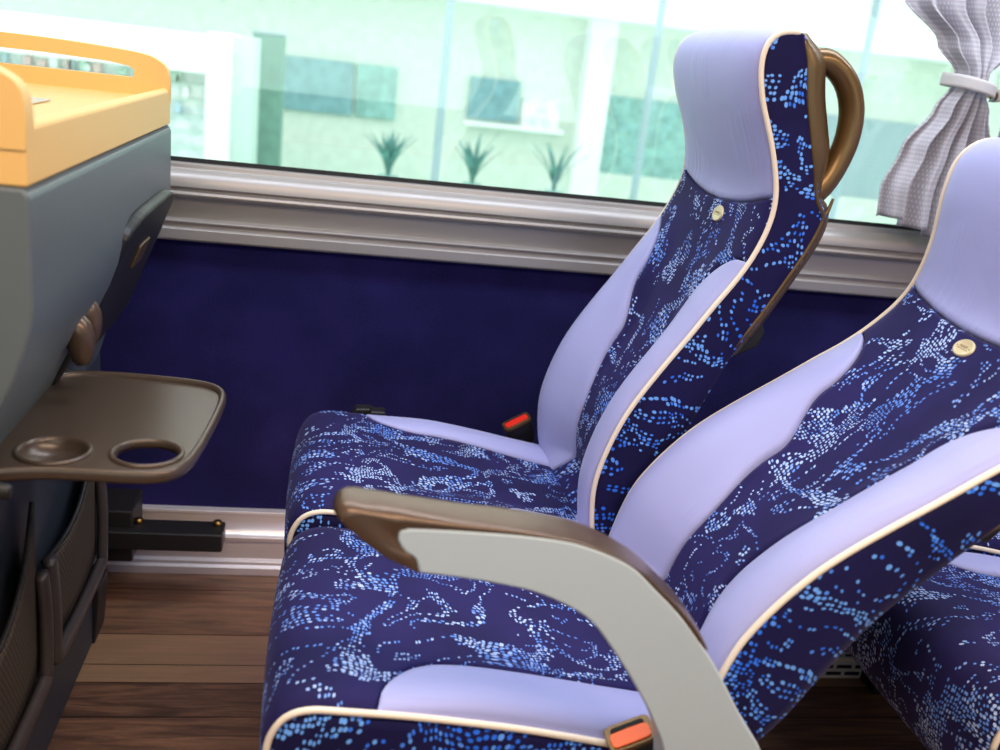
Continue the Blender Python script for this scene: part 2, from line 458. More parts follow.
def make_seat(recline=None, detail=True, dz=0.0, handle=True, near_start=None, taper=.050, badge_v=.38):
    HT[0] = taper
    root = empty('coach_seat')
    B = []                                                    # backrest parts
    # backrest
    B.append(back_part('backrest_panel', lambda v: (0.0, S_H), lambda s: (v_seam(s), 1-v_seam(s)), 'cushion_fabric', root, 190, 24, 'centre'))
    for side in (0, 1):
        f = (lambda s: (0.0, v_seam(s))) if side == 0 else (lambda s: (1-v_seam(s), 1.0))
        B.append(back_part('backrest_bolster', lambda v: (0.0, S_TOP), f, 'lavender', root, 110, 12, 'bol'))
    B.append(back_part('headrest_cover', lambda v: (h_seam(v), 1.0), None, 'lavender', root, 40, 28, 'head'))
    for side in (0, 1):
        rows, uvs = [], []
        sg = -1 if side == 0 else 1
        for i in range(NS+1):
            a, b = FP[i], RP[i]; r, u = [], []
            for j in range(9):
                t = j/8; p = a.lerp(b, t); y = wy(i/NS, side)+sg*.005*math.sin(PI*min(t*1.15, 1))**.7
                r.append(Vector((p.x, y, p.z))); u.append((p.x+side*3, p.z))
            rows.append(r); uvs.append(u)
        B.append(grid('side_panel', rows, 'side_fabric', root, uvs, solid=.008, flip=(side == 1)))
        yy = -.001 if side == 0 else .001
        B.append(tube('piping', [Vector((p.x, yy+wy(i/NS, side), p.z)) for i, p in enumerate(FP)], .0042, 'piping_cream', root, seg=8))
    # top closing strip of lavender between front top edge and rear shell
    rows, uvs = [], []
    for i in range(7):
        t = i/6; r = []; u = []
        for j in range(17):
            v = j/16; e = min(v, 1-v); ed = math.sqrt(max(0, 1-(1-min(e/.16, 1))**2))
            a = back_pt(1.0, v); b = Vector((RP[-1].x, wy(1, v), RP[-1].z)); p = a.lerp(b, t); p.z += .004*math.sin(PI*t)*ed
            r.append(p); u.append((t*.02, v*W))
        rows.append(r); uvs.append(u)
    B.append(grid('headrest_cap', rows, 'lavender', root, uvs, solid=.006, flip=True))
    # rear shell
    rows = []
    for i in range(NS+1):
        p = RP[i]; t = RP[min(i+1, NS)]-RP[max(i-1, 0)]; t.normalize(); n = Vector((t.z, 0, -t.x)); r = []
        z = p.z
        bul = .012+.030*smst(z, 1.0, 1.08)*smst(z, 1.238, 1.19)+.012*smst(z, .62, .8)*smst(z, 1.02, .95)
        for j in range(17):
            v = j/16; e = min(v, 1-v); ed = math.sqrt(max(0, 1-(1-min(e/.2, 1))**2))
            hi = smst(z, .70, .82); q = p+n*((.003 if hi > .5 else -.004+.007*hi)+bul*ed) if e > 0 else p-n*.003
            yy = wy(i/NS, v); r.append(Vector((q.x, yy+(v-.5)*(-.008+.014*hi), q.z)))
        rows.append(r)
    B.append(grid('back_shell', rows, 'shell_plastic', root, [[(0, 0)]*17]*(NS+1), solid=.007))
    # grab handle with coat hook
    if handle:
        hp = resample(crom([(.640, .05, 1.190), (.690, .045, 1.207), (.718, .045, 1.198), (.742, .045, 1.174), (.756, .045, 1.140), (.758, .045, 1.100),
                    (.750, .045, 1.065), (.736, .045, 1.036), (.718, .045, 1.014), (.698, .048, 1.000)], 8), 60)[0]
        rad = [.0180+.003*smst(i, 42, 55)-.003*smst(i, 55, 60) for i in range(61)]
        B.append(tube('grab_handle', hp, .0135, 'handle_plastic', root, seg=14, sc=(1.25, 1), rad=rad))
        hk = crom([(.712, .012, .985), (.722, .008, .984), (.729, .006, .988), (.733, .006, .998), (.736, .006, 1.012)], 6)
        B.append(tube('coat_hook', hk, .004, 'shell_plastic', root, seg=8, rad=[.006-.004*i/(len(hk)-1) for i in range(len(hk))]))
    if detail:
        # folded table bracket on the rear
        o = extr('table_bracket', [(.640, .800), (.668, .806), (.686, .800), (.692, .785), (.684, .760), (.640, .738), (.610, .732), (.615, .765)], .05, .12, 'black_plastic', root, .004)
        B.append(o)
    # badge
    sb = s_of_z(.944); pb = back_pt(sb, badge_v); nb = normal_at(sb); pb = pb+nb*.0005
    t1 = Vector((0, 1, 0)); t2 = nb.cross(t1)
    def ell(a, b, h, n=28): return [pb+nb*h+t1*a*math.cos(2*PI*k/n)+t2*b*math.sin(2*PI*k/n) for k in range(n)]
    n = 28; R3 = [ell(.0195, .0135, -.003), ell(.0195, .0135, .0012), ell(.0180, .0120, .0024), ell(.017, .0110, .0020)]
    V = [p for r in R3 for p in r]; F = [(i*n+k, i*n+(k+1) % n, (i+1)*n+(k+1) % n, (i+1)*n+k) for i in range(3) for k in range(n)]+[tuple(range(3*n, 4*n))]
    bd = meshobj('badge', V, F, 'badge_metal', root); B.append(bd)
    # worn engraving on badge: line and short strokes
    V, F = [], []
    def bar(cx, cy, w, h):
        k = len(V)
        for sx, sy in ((-1, -1), (1, -1), (1, 1), (-1, 1)):
            V.append(pb+nb*.0023+t1*(cx+sx*w/2)+t2*(cy+sy*h/2))
        F.append((k, k+1, k+2, k+3))
    bar(0, .0028, .022, .0007)
    for k in range(6): bar(-.0075+k*.003, -.0012, .0008, .0034)
    for k in range(5): bar(-.006+k*.003, -.0012+(k % 2-.5)*.0024, .0018, .0007)
    for sx in (-1, 1): bar(sx*.0125, 0, .0018, .0018)
    en = meshobj('engraving', V, F, 'badge_ink', bd, smooth=False, solid=.0004, offset=0)
    en['_b'] = 1
    if recline:
        T = rot_tr(*recline)
        for o in B+[en]: o.data.transform(T)
    # cushion
    Cc = []; SN = s_of_cx(near_start) if near_start else S_CB
    Cc.append(cush_part('seat_cushion', 0.0, 1.0, lambda s: (cv_seam(s, SN), 1-cv_seam(s)), 'cushion_fabric', root, 90, 28))
    for side in (0, 1):
        f = (lambda s: (0.0, cv_seam(s, SN))) if side == 0 else (lambda s: (1-cv_seam(s), 1.0))
        Cc.append(cush_part('seat_bolster', SN if side == 0 else S_CB, 1.0, f, 'lavender', root, 100, 10))
        rows, uvs = [], []
        sg = -1 if side == 0 else 1
        for i in range(NS+1):
            a = CP[i]; b = Vector((max(a.x, .06) if a.x < .06 else a.x, 0, .262)); r, u = [], []
            for j in range(9):
                t = j/8; p = a.lerp(b, t); y = (0 if side == 0 else W)+sg*.005*math.sin(PI*min(t*1.1, 1))**.7
                r.append(Vector((p.x, y, p.z))); u.append((p.x+7+side, p.z))
            rows.append(r); uvs.append(u)
        Cc.append(grid('seat_side', rows, 'side_fabric', root, uvs, solid=.008, flip=(side == 1)))
        if side == 0: Cc.append(tube('piping', [Vector((CP[i].x, -.001, CP[i].z)) for i in range(22, NS+1)], .0042, 'piping_cream', root, seg=8))
    for o in Cc: o.data.transform(Matrix.Translation((0, 0, dz)))
    # underframe
    multibox('seat_frame', [((.05, .03, .235), (.52, W-.03, .272))], 'steel_dark', root, .004)
    for x in (.26, .46):
        box('leg', (x-.018, W/2-.03, .0), (x+.018, W/2+.03, .24), 'steel_dark', root, .004)
    # side hinge cover between cushion and backrest
    for y0, y1 in ((.012, .03), (W-.03, W-.012)):
        extr('hinge_plate', [(.40, .27), (.52, .27), (.55, .34), (.53, .42), (.46, .43), (.41, .36)], y0, y1, 'black_plastic', root, .004)
    return root

def buckle(parent, mouth, axis, wdir, wid, length, btn, name='belt_buckle'):
    """seat belt buckle: shell, frame and press button; mouth = centre of its top, axis = pointing down the shell"""
    a = Vector(axis).normalized(); w = Vector(wdir); w = (w-a*w.dot(a)).normalized(); t = a.cross(w)
    m = Vector(mouth); th = .0155
    def ring(d, ww, tt, n=16):
        out = []
        for k in range(n):
            q = 2*PI*k/n; c, s = math.cos(q), math.sin(q)
            out.append(m+a*d+w*ww*math.copysign(abs(c)**.35, c)+t*tt*math.copysign(abs(s)**.35, s))
        return out
    def loft(nm, R, mat, par):
        n = 16; V = [p for r in R for p in r]
        F = [(i*n+k, i*n+(k+1) % n, (i+1)*n+(k+1) % n, (i+1)*n+k) for i in range(len(R)-1) for k in range(n)]
        F += [tuple(range(n)), tuple(range((len(R)-1)*n, len(R)*n))]
        return meshobj(nm, V, F, mat, par, smooth=False, bev=.0008)
    h = wid/2
    b = loft(name, [ring(.0, h, th), ring(length*.35, h*.98, th), ring(length*.8, h*.75, th*.8), ring(length, h*.6, th*.6)], 'black_plastic', parent)
    loft('buckle_rim', [ring(-.0030, h*1.03, th*1.12), ring(.004, h*1.05, th*1.15)], 'handle_plastic', b)
    loft('press_button', [[p+t*.004 for p in ring(-.0055, h*.86, th*.62)], [p+t*.004 for p in ring(.003, h*.86, th*.62)]], btn, b)
    loft('buckle_slot', [[p-t*.0090 for p in ring(-.0050, h*.74, th*.20)], [p-t*.0090 for p in ring(.002, h*.74, th*.2)]], 'gap_black', b)
    P = [m+a*(length*.9), m+a*(length+.05), m+a*(length+.12)]
    tube('belt_stalk', P, .011, 'strap_web', b, sc=(.35, 1.2), up=t, seg=10)
    return b

# place seats ------------------------------------------------------------
REC_A = (.4028, -.1109, .2239)
win = make_seat(None, dz=.016, near_start=.29); win.location = (0, 1.402, 0)
tag(win, 'upright blue patterned coach seat beside the window wall, with dark grab handle on its headrest', 'seat', 'coach seats in view')
ais = make_seat(REC_A, detail=True, taper=.022, badge_v=.50); ais.location = (0, .94, 0)
ais.name = 'coach_seat'
tag(ais, 'reclined blue patterned aisle seat nearest the viewer with grey armrest', 'seat', 'coach seats in view')
buckle(win, (.392, .475, .452), (.45, .12, -.85), (.85, .1, .40), .058, .06, 'red_button')
buckle(ais, (.374, -.012, .424), (.38, .30, -.85), (.88, .0, .42), .056, .08, 'orange_button')
# recliner lever at the wall side of the window seat
extr('recline_lever', [(.055, .455), (.062, .466), (.090, .467), (.112, .458), (.12, .446), (.10, .440), (.06, .440)], .462, .492, 'black_plastic', win, .004)
box('lever_mount', (.09, .44, .40), (.12, .47, .47), 'black_plastic', win, .003)

# armrest of the aisle seat
padtop = [(.014, .722), (.024, .733), (.044, .7325), (.09, .727), (.135, .721), (.185, .716), (.229, .710), (.279, .698), (.332, .671), (.365, .645), (.39, .622), (.412, .595), (.426, .572)]
inner = [(.403, .594), (.38, .622), (.348, .652), (.316, .679), (.266, .699), (.22, .707), (.153, .711), (.087, .712), (.078, .702), (.085, .688), (.097, .679), (.102, .664)]
under = [(.069, .673), (.046, .690), (.023, .711)]
def sm2(pts, n=5, closed=False): return [(p.x, p.z) for p in crom([(a, 0, b) for a, b in pts], n, closed)]
pad = sm2(padtop)+sm2(inner, 4)+sm2([(.102, .664)]+under+[(.014, .722)], 4)[1:-1]
AY0, AY1 = -.075, -.022     # y range of armrest in the seat's own frame
def rounded_pad():
    NP = 70
    outer = [(.102, .662)]+under+padtop; inn = inner[::-1]
    O = resample(crom([(a, 0, b) for a, b in outer], 6), NP)[0]
    lead = resample(crom([(a, 0, b) for a, b in inn[:5]], 6), 22)[0]; rest = resample(crom([(a, 0, b) for a, b in inn[4:]], 6), NP-22)[0]
    I = lead+rest[1:]
    rows = []
    for k in range(NP+1):
        o, i_ = O[k], I[k]; d = i_-o; L = d.length; d = d/max(L, 1e-6)
        ins = min(.015, L*.55); ins2 = min(.010, L*.5); r = [Vector((i_.x, AY0, i_.z))]
        for q in range(9):
            th = q/8*PI/2; p = o+d*ins*(1-math.sin(th)); r.append(Vector((p.x, AY0+.024*(1-math.cos(th)), p.z)))
        for q in range(7):
            th = q/6*PI/2; p = o+d*ins2*(1-math.cos(th)); r.append(Vector((p.x, AY1-.014*(1-math.sin(th)), p.z)))
        r.append(Vector((i_.x, AY1, i_.z)))
        rows.append(r)
    o = grid('armrest_pad', rows, 'arm_pad', ais, close_v=True)
    bm = bmesh.new(); bm.from_mesh(o.data); bmesh.ops.recalc_face_normals(bm, faces=bm.faces); bm.to_mesh(o.data); bm.free()
    return o
arm = rounded_pad()
body = sm2([(.403, .596), (.38, .622), (.348, .652), (.316, .679), (.266, .699), (.22, .707), (.153, .711), (.087, .712), (.078, .702), (.085, .688), (.097, .679), (.102, .664)], 4)+\
       sm2([(.102, .664), (.14, .660), (.181, .654), (.228, .643), (.278, .618), (.311, .582), (.35, .527), (.376, .483), (.392, .448), (.40, .40), (.404, .34)], 4)[1:]+\
       sm2([(.46, .30), (.50, .34), (.516, .40), (.507, .448), (.478, .488), (.434, .556), (.403, .596)], 4)[:-1]
extr('armrest_body', body, AY0-.001, AY1-.006, 'arm_grey', ais, .003)
tube('armrest_pivot', [(.47, AY1-.01, .36), (.47, .02, .36)], .022, 'steel_dark', ais, seg=16, up=Vector((0, 0, 1)))

def copy_tree(o, parent=None):
    c = o.copy(); C.objects.link(c); c.parent = parent
    for ch in o.children: copy_tree(ch, c)
    return c
PITCH = .905
r1 = make_seat(None, detail=False, handle=False); r1.location = (PITCH, .94, 0)
tag(r1, 'shadowed blue patterned seat behind the reclined aisle seat, cushion half hidden', 'seat', 'coach seats in view')
r2 = copy_tree(win); r2.location = (PITCH, 1.40, 0)
tag(r2, 'blue patterned window seat of the row behind, showing a strip of lavender bolster', 'seat', 'coach seats in view')

for x, lb in ((.0, 'seat across the aisle, mirrored faintly in the window near the leftmost pole'), (.80, 'seat across the aisle, mirrored faintly in the window glass just left of the headrest')):
    o = copy_tree(r1); o.location = (x, -.66, .10); tag(o, lb, 'seat')
# ------------------------------------------------------------------ floor
X0, X1 = -1.6, 3.2
V, F, tone = [], [], []
lines = [2.045, 1.948, 1.776, 1.674, 1.618, 1.519, 1.40, 1.27, 1.15, 1.0, .86, .72, .56, .4, .2, 0, -.3, -1.0]
for k, (yb, ya) in enumerate(zip(lines, lines[1:])):
    x = X0-random.random()*.6
    while x < X1:
        L = 9 if k < 5 else ({5: 1.385, 6: 1.9}.get(k, .7+random.random()*.8))
        if k == 5 and x > X0-.6: L = 9
        if k == 5: x = X0-.6 if x < X0 else x
        xe = min(x+L, X1); i = len(V); tn = random.random()
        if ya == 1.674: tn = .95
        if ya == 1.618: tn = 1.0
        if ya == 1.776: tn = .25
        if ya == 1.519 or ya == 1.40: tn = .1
        V += [(x, ya+.001, 0), (xe-.0015, ya+.001, 0), (xe-.0015, yb-.001, 0), (x, yb-.001, 0)]
        F.append((i, i+1, i+2, i+3)); tone += [tn]*4; x = xe
i = len(V); V += [(X0-.7, -1.0, -.02), (X1, -1.0, -.02), (X1, 2.1, -.02), (X0-.7, 2.1, -.02)]; F.append((i, i+1, i+2, i+3)); tone += [0]*4
i = len(V); V += [(X0-.7, -1.0, -.002), (X1, -1.0, -.002), (X1, 2.1, -.002), (X0-.7, 2.1, -.002)]; F.append((i, i+1, i+2, i+3)); tone += [0]*4
fl = meshobj('floor', V, F, 'wood_floor', smooth=False); struct(fl)
fl.data.materials.append(M['gap_black'])
for p in list(fl.data.polygons)[-2:]: p.material_index = 1
at_ = fl.data.attributes.new('tone', 'FLOAT', 'POINT')
for k, v in enumerate(tone): at_.data[k].value = v

# ------------------------------------------------------------------ window wall
YW = 2.05
felt = box('wall_window_side', (X0, YW, .14), (X1, YW+.04, .76), 'felt', bev=0); struct(felt)
sill = [(YW+.05, .742), (YW-.016, .742), (YW-.020, .746), (YW-.020, .766), (YW-.012, .771), (YW-.012, .775), (YW-.018, .779), (YW-.018, .783), (YW-.006, .786), (YW-.004, .806),
        (YW-.006, .822), (YW-.006, .826), (YW-.022, .831), (YW-.026, .836), (YW-.024, .841), (YW-.014, .843), (YW-.014, .846), (YW-.022, .850), (YW-.020, .866),
        (YW-.010, .878), (YW+.002, .884), (YW+.004, .893), (YW+.016, .897), (YW+.05, .897)]
tr = extr('trim_1', sill, X0, X1, 'aluminium', axis='X', bev=.0012); struct(tr)
gk = extr('trim_2', [(YW+.010, .893), (YW+.03, .893), (YW+.03, .902), (YW+.014, .904)], X0, X1, 'gap_black', axis='X', bev=.001); struct(gk)
gl = box('window_1', (X0, YW+.018, .895), (X1, YW+.024, 1.78), 'window_glass', bev=0); struct(gl)
tp = box('trim_3', (X0, YW-.02, 1.78), (X1, YW+.05, 1.86), 'aluminium', bev=.004); struct(tp)
low = [(YW+.04, 0), (YW-.035, 0), (YW-.035, .018), (YW-.028, .022), (YW-.028, .030), (YW-.020, .034), (YW-.016, .075), (YW-.030, .082), (YW-.032, .092), (YW-.020, .096),
       (YW-.014, .104), (YW-.012, .138), (YW-.018, .141), (YW-.018, .148), (YW+.04, .152)]
bb = extr('baseboard_window_side', low, X0, X1, 'heater_alu', axis='X', bev=.001); struct(bb)

cl = box('ceiling', (X0, -1.0, 2.05), (X1, 2.1, 2.10), 'ceiling_trim', bev=0); struct(cl)
ow_ = box('wall_aisle_side', (X0, -1.04, 0), (X1, -1.0, .90), 'felt', bev=0); struct(ow_)
ot = box('trim_4', (X0, -1.04, 1.78), (X1, -.98, 2.05), 'ceiling_trim', bev=0); struct(ot)
og = box('window_2', (X0, -1.03, .90), (X1, -1.024, 1.78), 'window_glass', bev=0); struct(og)
ef = box('wall_front', (X0-.04, -1.0, 0), (X0, 2.1, 2.05), 'ceiling_trim', bev=0); struct(ef)
er = box('wall_rear', (X1, -1.0, 0), (X1+.04, 2.1, 2.05), 'ceiling_trim', bev=0); struct(er)
# floor heater behind the seats
hroot = empty('floor_heater', (1.0, 1.645, 0))
tag(hroot, 'low cream heater box with slotted grille on the floor under the rear seats', 'heater')
def quad_uv(name, P, mat, par, su, sv, solid=.002):
    return meshobj(name, P, [(0, 1, 2, 3)], mat, par, [(0, 0), (su, 0), (su, sv), (0, sv)], False, solid)
box('casing', (0, .002, 0), (1.3, .30, .048), 'piping_cream', hroot, .003)
quad_uv('front_grille', [(0, .0, .006), (1.3, .0, .006), (1.3, .0, .042), (0, .0, .042)], 'grill', hroot, 1.3, .036)
quad_uv('top_grille', [(0, .004, .050), (1.3, .004, .050), (1.3, .29, .050), (0, .29, .050)], 'grill', hroot, 1.3, .286)

# ------------------------------------------------------------------ front unit
U = empty('seat_back_console', (-.62, 1.02, 0))
tag(U, 'grey leather covered unit with yellow railed tray top at the left edge', 'console')
ux, uy = -.62, 1.02
def up(p): return (p[0]-ux, p[1]-uy, p[2])
def upoly(P): return [(a-ux, b) for a, b in P]
D = .83
# upper body: profile in x,z
extr('upper_body', upoly([(-.95, .55), (-.95, .984), (-.300, .984), (-.294, .976), (-.294, .868), (-.296, .845), (-.302, .818), (-.314, .785), (-.334, .742), (-.356, .698), (-.382, .642), (-.405, .60), (-.42, .55)]), 0, D, 'unit_grey', U, .008)
extr('lower_body', upoly([(-.92, .0), (-.92, .56), (-.415, .56), (-.412, .40), (-.412, .0)]), .01, D-.005, 'unit_dark', U, .006)
# tray
def tray():
    x0, x1 = -.95-ux, -.296-ux
    extr('tray_top', [(x0, .9842), (x0, 1.030), (x1-.034, 1.030), (x1-.026, 1.034), (x1-.016, 1.043), (x1-.006, 1.046), (x1, 1.040), (x1, .9842)], .002, D-.002, 'tray_yellow', U, .003)
    for nm, ya, yb, top in (('side_rail', D-.022, D+.0005, .0), ('side_rail', -.0005, .026, -.12)):
        out = [(x1, 1.02), (x1+.001, 1.055), (x1-.004, 1.078), (x1-.018, 1.090), (x1-.042, 1.098), (x1-.10, 1.103), (x1-.2, 1.107), (x1-.33, 1.107), (x1-.5, 1.102), (x1-.63, 1.09), (x0, 1.06), (x0, 1.02)]
        hole = [(x1-.058, 1.058), (x1-.056, 1.070), (x1-.066, 1.076), (x1-.10, 1.080), (x1-.2, 1.083), (x1-.33, 1.083), (x1-.5, 1.080), (x1-.56, 1.072), (x1-.56, 1.058)]
        if top: hole = [(x1-.25, 1.058), (x1-.25, 1.075), (x1-.56, 1.075), (x1-.56, 1.058)]
        bm = bmesh.new(); E = []
        oo = [(p.x, p.z) for p in crom([(a, 0, b) for a, b in out], 4, False)]
        for loop in ((oo, hole) if not top else (oo,)):
            vs = [bm.verts.new((a, ya, b)) for a, b in loop]
            for i in range(len(vs)): E.append(bm.edges.new((vs[i], vs[(i+1) % len(vs)])))
        r = bmesh.ops.triangle_fill(bm, use_beauty=True, use_dissolve=False, edges=E)
        g = bmesh.ops.extrude_face_region(bm, geom=list(bm.faces))
        bmesh.ops.translate(bm, vec=(0, yb-ya, 0), verts=[v for v in g['geom'] if isinstance(v, bmesh.types.BMVert)])
        bmesh.ops.recalc_face_normals(bm, faces=bm.faces)
        me = bpy.data.meshes.new(nm); bm.to_mesh(me); bm.free()
        o = link(nm, me, 'tray_yellow', U)
        md = o.modifiers.new('b', 'BEVEL'); md.width = .004; md.segments = 3; md.limit_method = 'ANGLE'; md.angle_limit = math.radians(40)
tray()
cd = box('key_card', (-.47, 1.30, 1.0305), (-.40, 1.50, 1.0335), 'card_silver', None, .001)
tag(cd, 'thin silver card lying on the yellow tray top', 'card')

# stowed folding table on the far half (hangs on the sloping face)
def slope_pt(y, t, off):
    """t 0..1 down the sloping face"""
    a = Vector((-.290, 0, .885)); b = Vector((-.402, 0, .600)); p = a.lerp(b, t); n = Vector((.93, 0, -.36))
    q = p+n*off; return (q.x-ux, y-uy, q.z)
def rounded_rect(x0, x1, y0, y1, r, n=6):
    out = []
    for cx, cy, a0 in ((x1-r, y1-r, 0), (x0+r, y1-r, 90), (x0+r, y0+r, 180), (x1-r, y0+r, 270)):
        for k in range(n+1):
            a = math.radians(a0+90*k/n); out.append((cx+r*math.cos(a), cy+r*math.sin(a)))
    return out
def slab(name, loop2, f0, f1, mat, par, bev=.004):
    n = len(loop2); V = [f0(a, b) for a, b in loop2]+[f1(a, b) for a, b in loop2]
    F = [tuple(range(n)), tuple(range(n, 2*n))[::-1]]+[(i, (i+1) % n, n+(i+1) % n, n+i) for i in range(n)]
    return meshobj(name, V, F, mat, par, smooth=False, bev=bev)
st = rounded_rect(0.0, .82, 1.45, 1.832, .10)
ft = slab('stowed_table', st, lambda a, b: slope_pt(b, a, -.004), lambda a, b: slope_pt(b, a, .015), 'black_plastic', U, .007)
slab('table_latch', rounded_rect(.22, .36, 1.60, 1.68, .012), lambda a, b: slope_pt(b, a, .014), lambda a, b: slope_pt(b, a, .019), 'shell_plastic', ft, .002)
# hinge knuckles of the tables
def knuckle(y, x, z, r, L):
    P = [(x-ux, y-uy, z), (x-ux+.012, y-uy, z-.018), (x-ux+.016, y-uy, z-L)]
    tube('hinge_knuckle', resample([Vector(p) for p in P], 8)[0], r, 'arm_pad', U, seg=14, rad=[r*.6, r*.9, r, r, r, r*.95, r*.85, r*.7, r*.5], up=Vector((0, 1, 0)))
knuckle(1.375, -.338, .782, .018, .060)
knuckle(1.328, -.338, .770, .019, .064)

# open folding table
T = empty('folding_table', (0, 0, 0)); T.parent = U; T.location = (-ux, -uy, 0)
TZ = .660
outl = [(-.31, 1.082), (-.22, 1.080), (-.180, 1.085), (-.160, 1.104), (-.148, 1.15), (-.140, 1.25), (-.137, 1.35), (-.146, 1.392), (-.172, 1.414), (-.23, 1.427), (-.31, 1.433), (-.37, 1.420), (-.405, 1.36), (-.42, 1.25), (-.42, 1.12), (-.395, 1.065)]
ol = [(p.x, p.y) for p in crom([(a, b, 0) for a, b in outl], 5, True)]
cx, cy = -.275, 1.24
inl = [(cx+(a-cx)*.925, cy+(b-cy)*.95) for a, b in ol]
def circ(c, r, n=40): return [(c[0]+r*math.cos(2*PI*k/n), c[1]+r*math.sin(2*PI*k/n)) for k in range(n)]
H1, H2 = (-.207, 1.150), (-.312, 1.145)
def plate(name, loops, z0, z1, mat, par):
    bm = bmesh.new(); E = []
    for loop in loops:
        vs = [bm.verts.new((a, b, z0)) for a, b in loop]
        for i in range(len(vs)): E.append(bm.edges.new((vs[i], vs[(i+1) % len(vs)])))
    bmesh.ops.triangle_fill(bm, use_beauty=True, use_dissolve=False, edges=E)
    g = bmesh.ops.extrude_face_region(bm, geom=list(bm.faces))
    bmesh.ops.translate(bm, vec=(0, 0, z1-z0), verts=[v for v in g['geom'] if isinstance(v, bmesh.types.BMVert)])
    bmesh.ops.recalc_face_normals(bm, faces=bm.faces)
    me = bpy.data.meshes.new(name); bm.to_mesh(me); bm.free()
    return link(name, me, mat, par)
plate('table_top', [inl, circ(H1, .037), circ(H2, .037)], TZ-.012, TZ-.004, 'table_plastic', T)
# moulded rim: loft rings
def rim():
    prof_ = [(.925, -.004), (.935, -.001), (.945, .002), (.965, .003), (.985, .001), (1.0, -.003), (1.0, -.009), (.985, -.013), (.95, -.013), (.925, -.012)]
    V = []; n = len(ol); m = len(prof_)
    for a, b in ol:
        for k, dz in prof_:
            ky = 1-(1-k)*.66
            V.append((cx+(a-cx)*k, cy+(b-cy)*ky, TZ+dz))
    F = [(i*m+j, i*m+(j+1) % m, ((i+1) % n)*m+(j+1) % m, ((i+1) % n)*m+j) for i in range(n) for j in range(m)]
    meshobj('table_rim', V, F, 'table_plastic', T)
rim()
for c, floor_ in ((H1, False), (H2, True)):
    pr = [(.037, -.012), (.0365, -.004), (.038, -.001), (.041, .000), (.0435, -.002), (.044, -.005)] if not floor_ else [(.034, -.016), (.036, -.005), (.038, -.001), (.041, .000), (.0435, -.002), (.044, -.005)]
    V, n = [], 40
    for r, dz in pr: V += [(a, b, TZ+dz) for a, b in circ(c, r)]
    F = [(i*n+k, i*n+(k+1) % n, (i+1)*n+(k+1) % n, (i+1)*n+k) for i in range(len(pr)-1) for k in range(n)]
    k0 = 0
    if floor_:
        F.append(tuple(range(n)))
    meshobj('cup_holder', V, F, 'table_plastic', T, solid=.0015)
# arms
for y in (1.045, 1.425):
    P = crom([(-.455, y, .73), (-.440, y, .705), (-.415, y, .672), (-.37, y, .656), (-.33, y, .648)], 5)
    tube('table_arm', P, .012, 'black_plastic', T, seg=10, sc=(.8, 1.1), rad=[.015-.007*i/(len(P)-1) for i in range(len(P))])
extr('table_arm', [(-.47, .60), (-.40, .70), (-.355, .775), (-.335, .765), (-.345, .70), (-.372, .655), (-.42, .60)], 1.375, 1.415, 'black_plastic', T, .006)

# literature pockets: net + frame bars (two side by side)
PX = -.412
for (y0, y1) in ((1.40, 1.715), (1.04, 1.355)):
    pk = empty('net_pocket'); pk.parent = U; pk.location = (-ux, -uy, 0)
    # net sheet with curved upper edge
    rows, uvs = [], []
    for i in range(13):
        v = i/12; y = y0+(y1-y0)*v; r, u = [], []
        top = .365+.12*(v)**1.5-.015*math.sin(PI*v); bot = .21
        for j in range(7):
            z = bot+(top-bot)*j/6; x = PX+.012+.016*math.sin(PI*v)*(.4+.6*j/6)
            r.append(Vector((x, y, z))); u.append((y, z))
        rows.append(r); uvs.append(u)
    grid('net', rows, 'net', pk, uvs, solid=.003)
    tube('net_hem', [r[-1] for r in rows], .004, 'black_plastic', pk, seg=8)
    # U-frame
    zt = .372
    fr = [(PX+.022, y1, zt+.02*0), (PX+.026, y1, .30), (PX+.026, y1-.004, .215), (PX+.026, y1-.02, .196), (PX+.026, (y0+y1)/2, .190), (PX+.026, y0+.02, .196), (PX+.026, y0+.004, .215), (PX+.026, y0, .30), (PX+.022, y0, zt)]
    tube('pocket_frame', crom(fr, 5), .013, 'frame_grey', pk, seg=12, sc=(.75, 1.1), up=Vector((1, 0, 0)))
    multibox('pocket_foot', [((PX-.004, y0-.006, .16), (PX+.014, y1+.006, .185))], 'unit_dark', pk, .003)
# wall bracket with two bolts
bk = multibox('wall_bracket', [((-.43-ux, .86, .128), (-.19-ux, .925, .168)), ((-.47-ux, .88, .09), (-.37-ux, .99, .205))], 'black_plastic', U, .004)
tube('bracket_arm', [(-.44-ux, .88, .15), (-.44-ux, .80, .15)], .02, 'black_plastic', U)
for x in (-.362, -.205):
    tube('bolt', [(x-ux, .905, .166), (x-ux, .905, .178)], .009, 'bolt_brass', bk, seg=6, up=Vector((1, 0, 0)))
    
extr('leg', [(-.50-ux, 0), (-.50-ux, .12), (-.400-ux, .12), (-.400-ux, .10), (-.408-ux, 0)], .72, .80, 'black_plastic', U, .003)

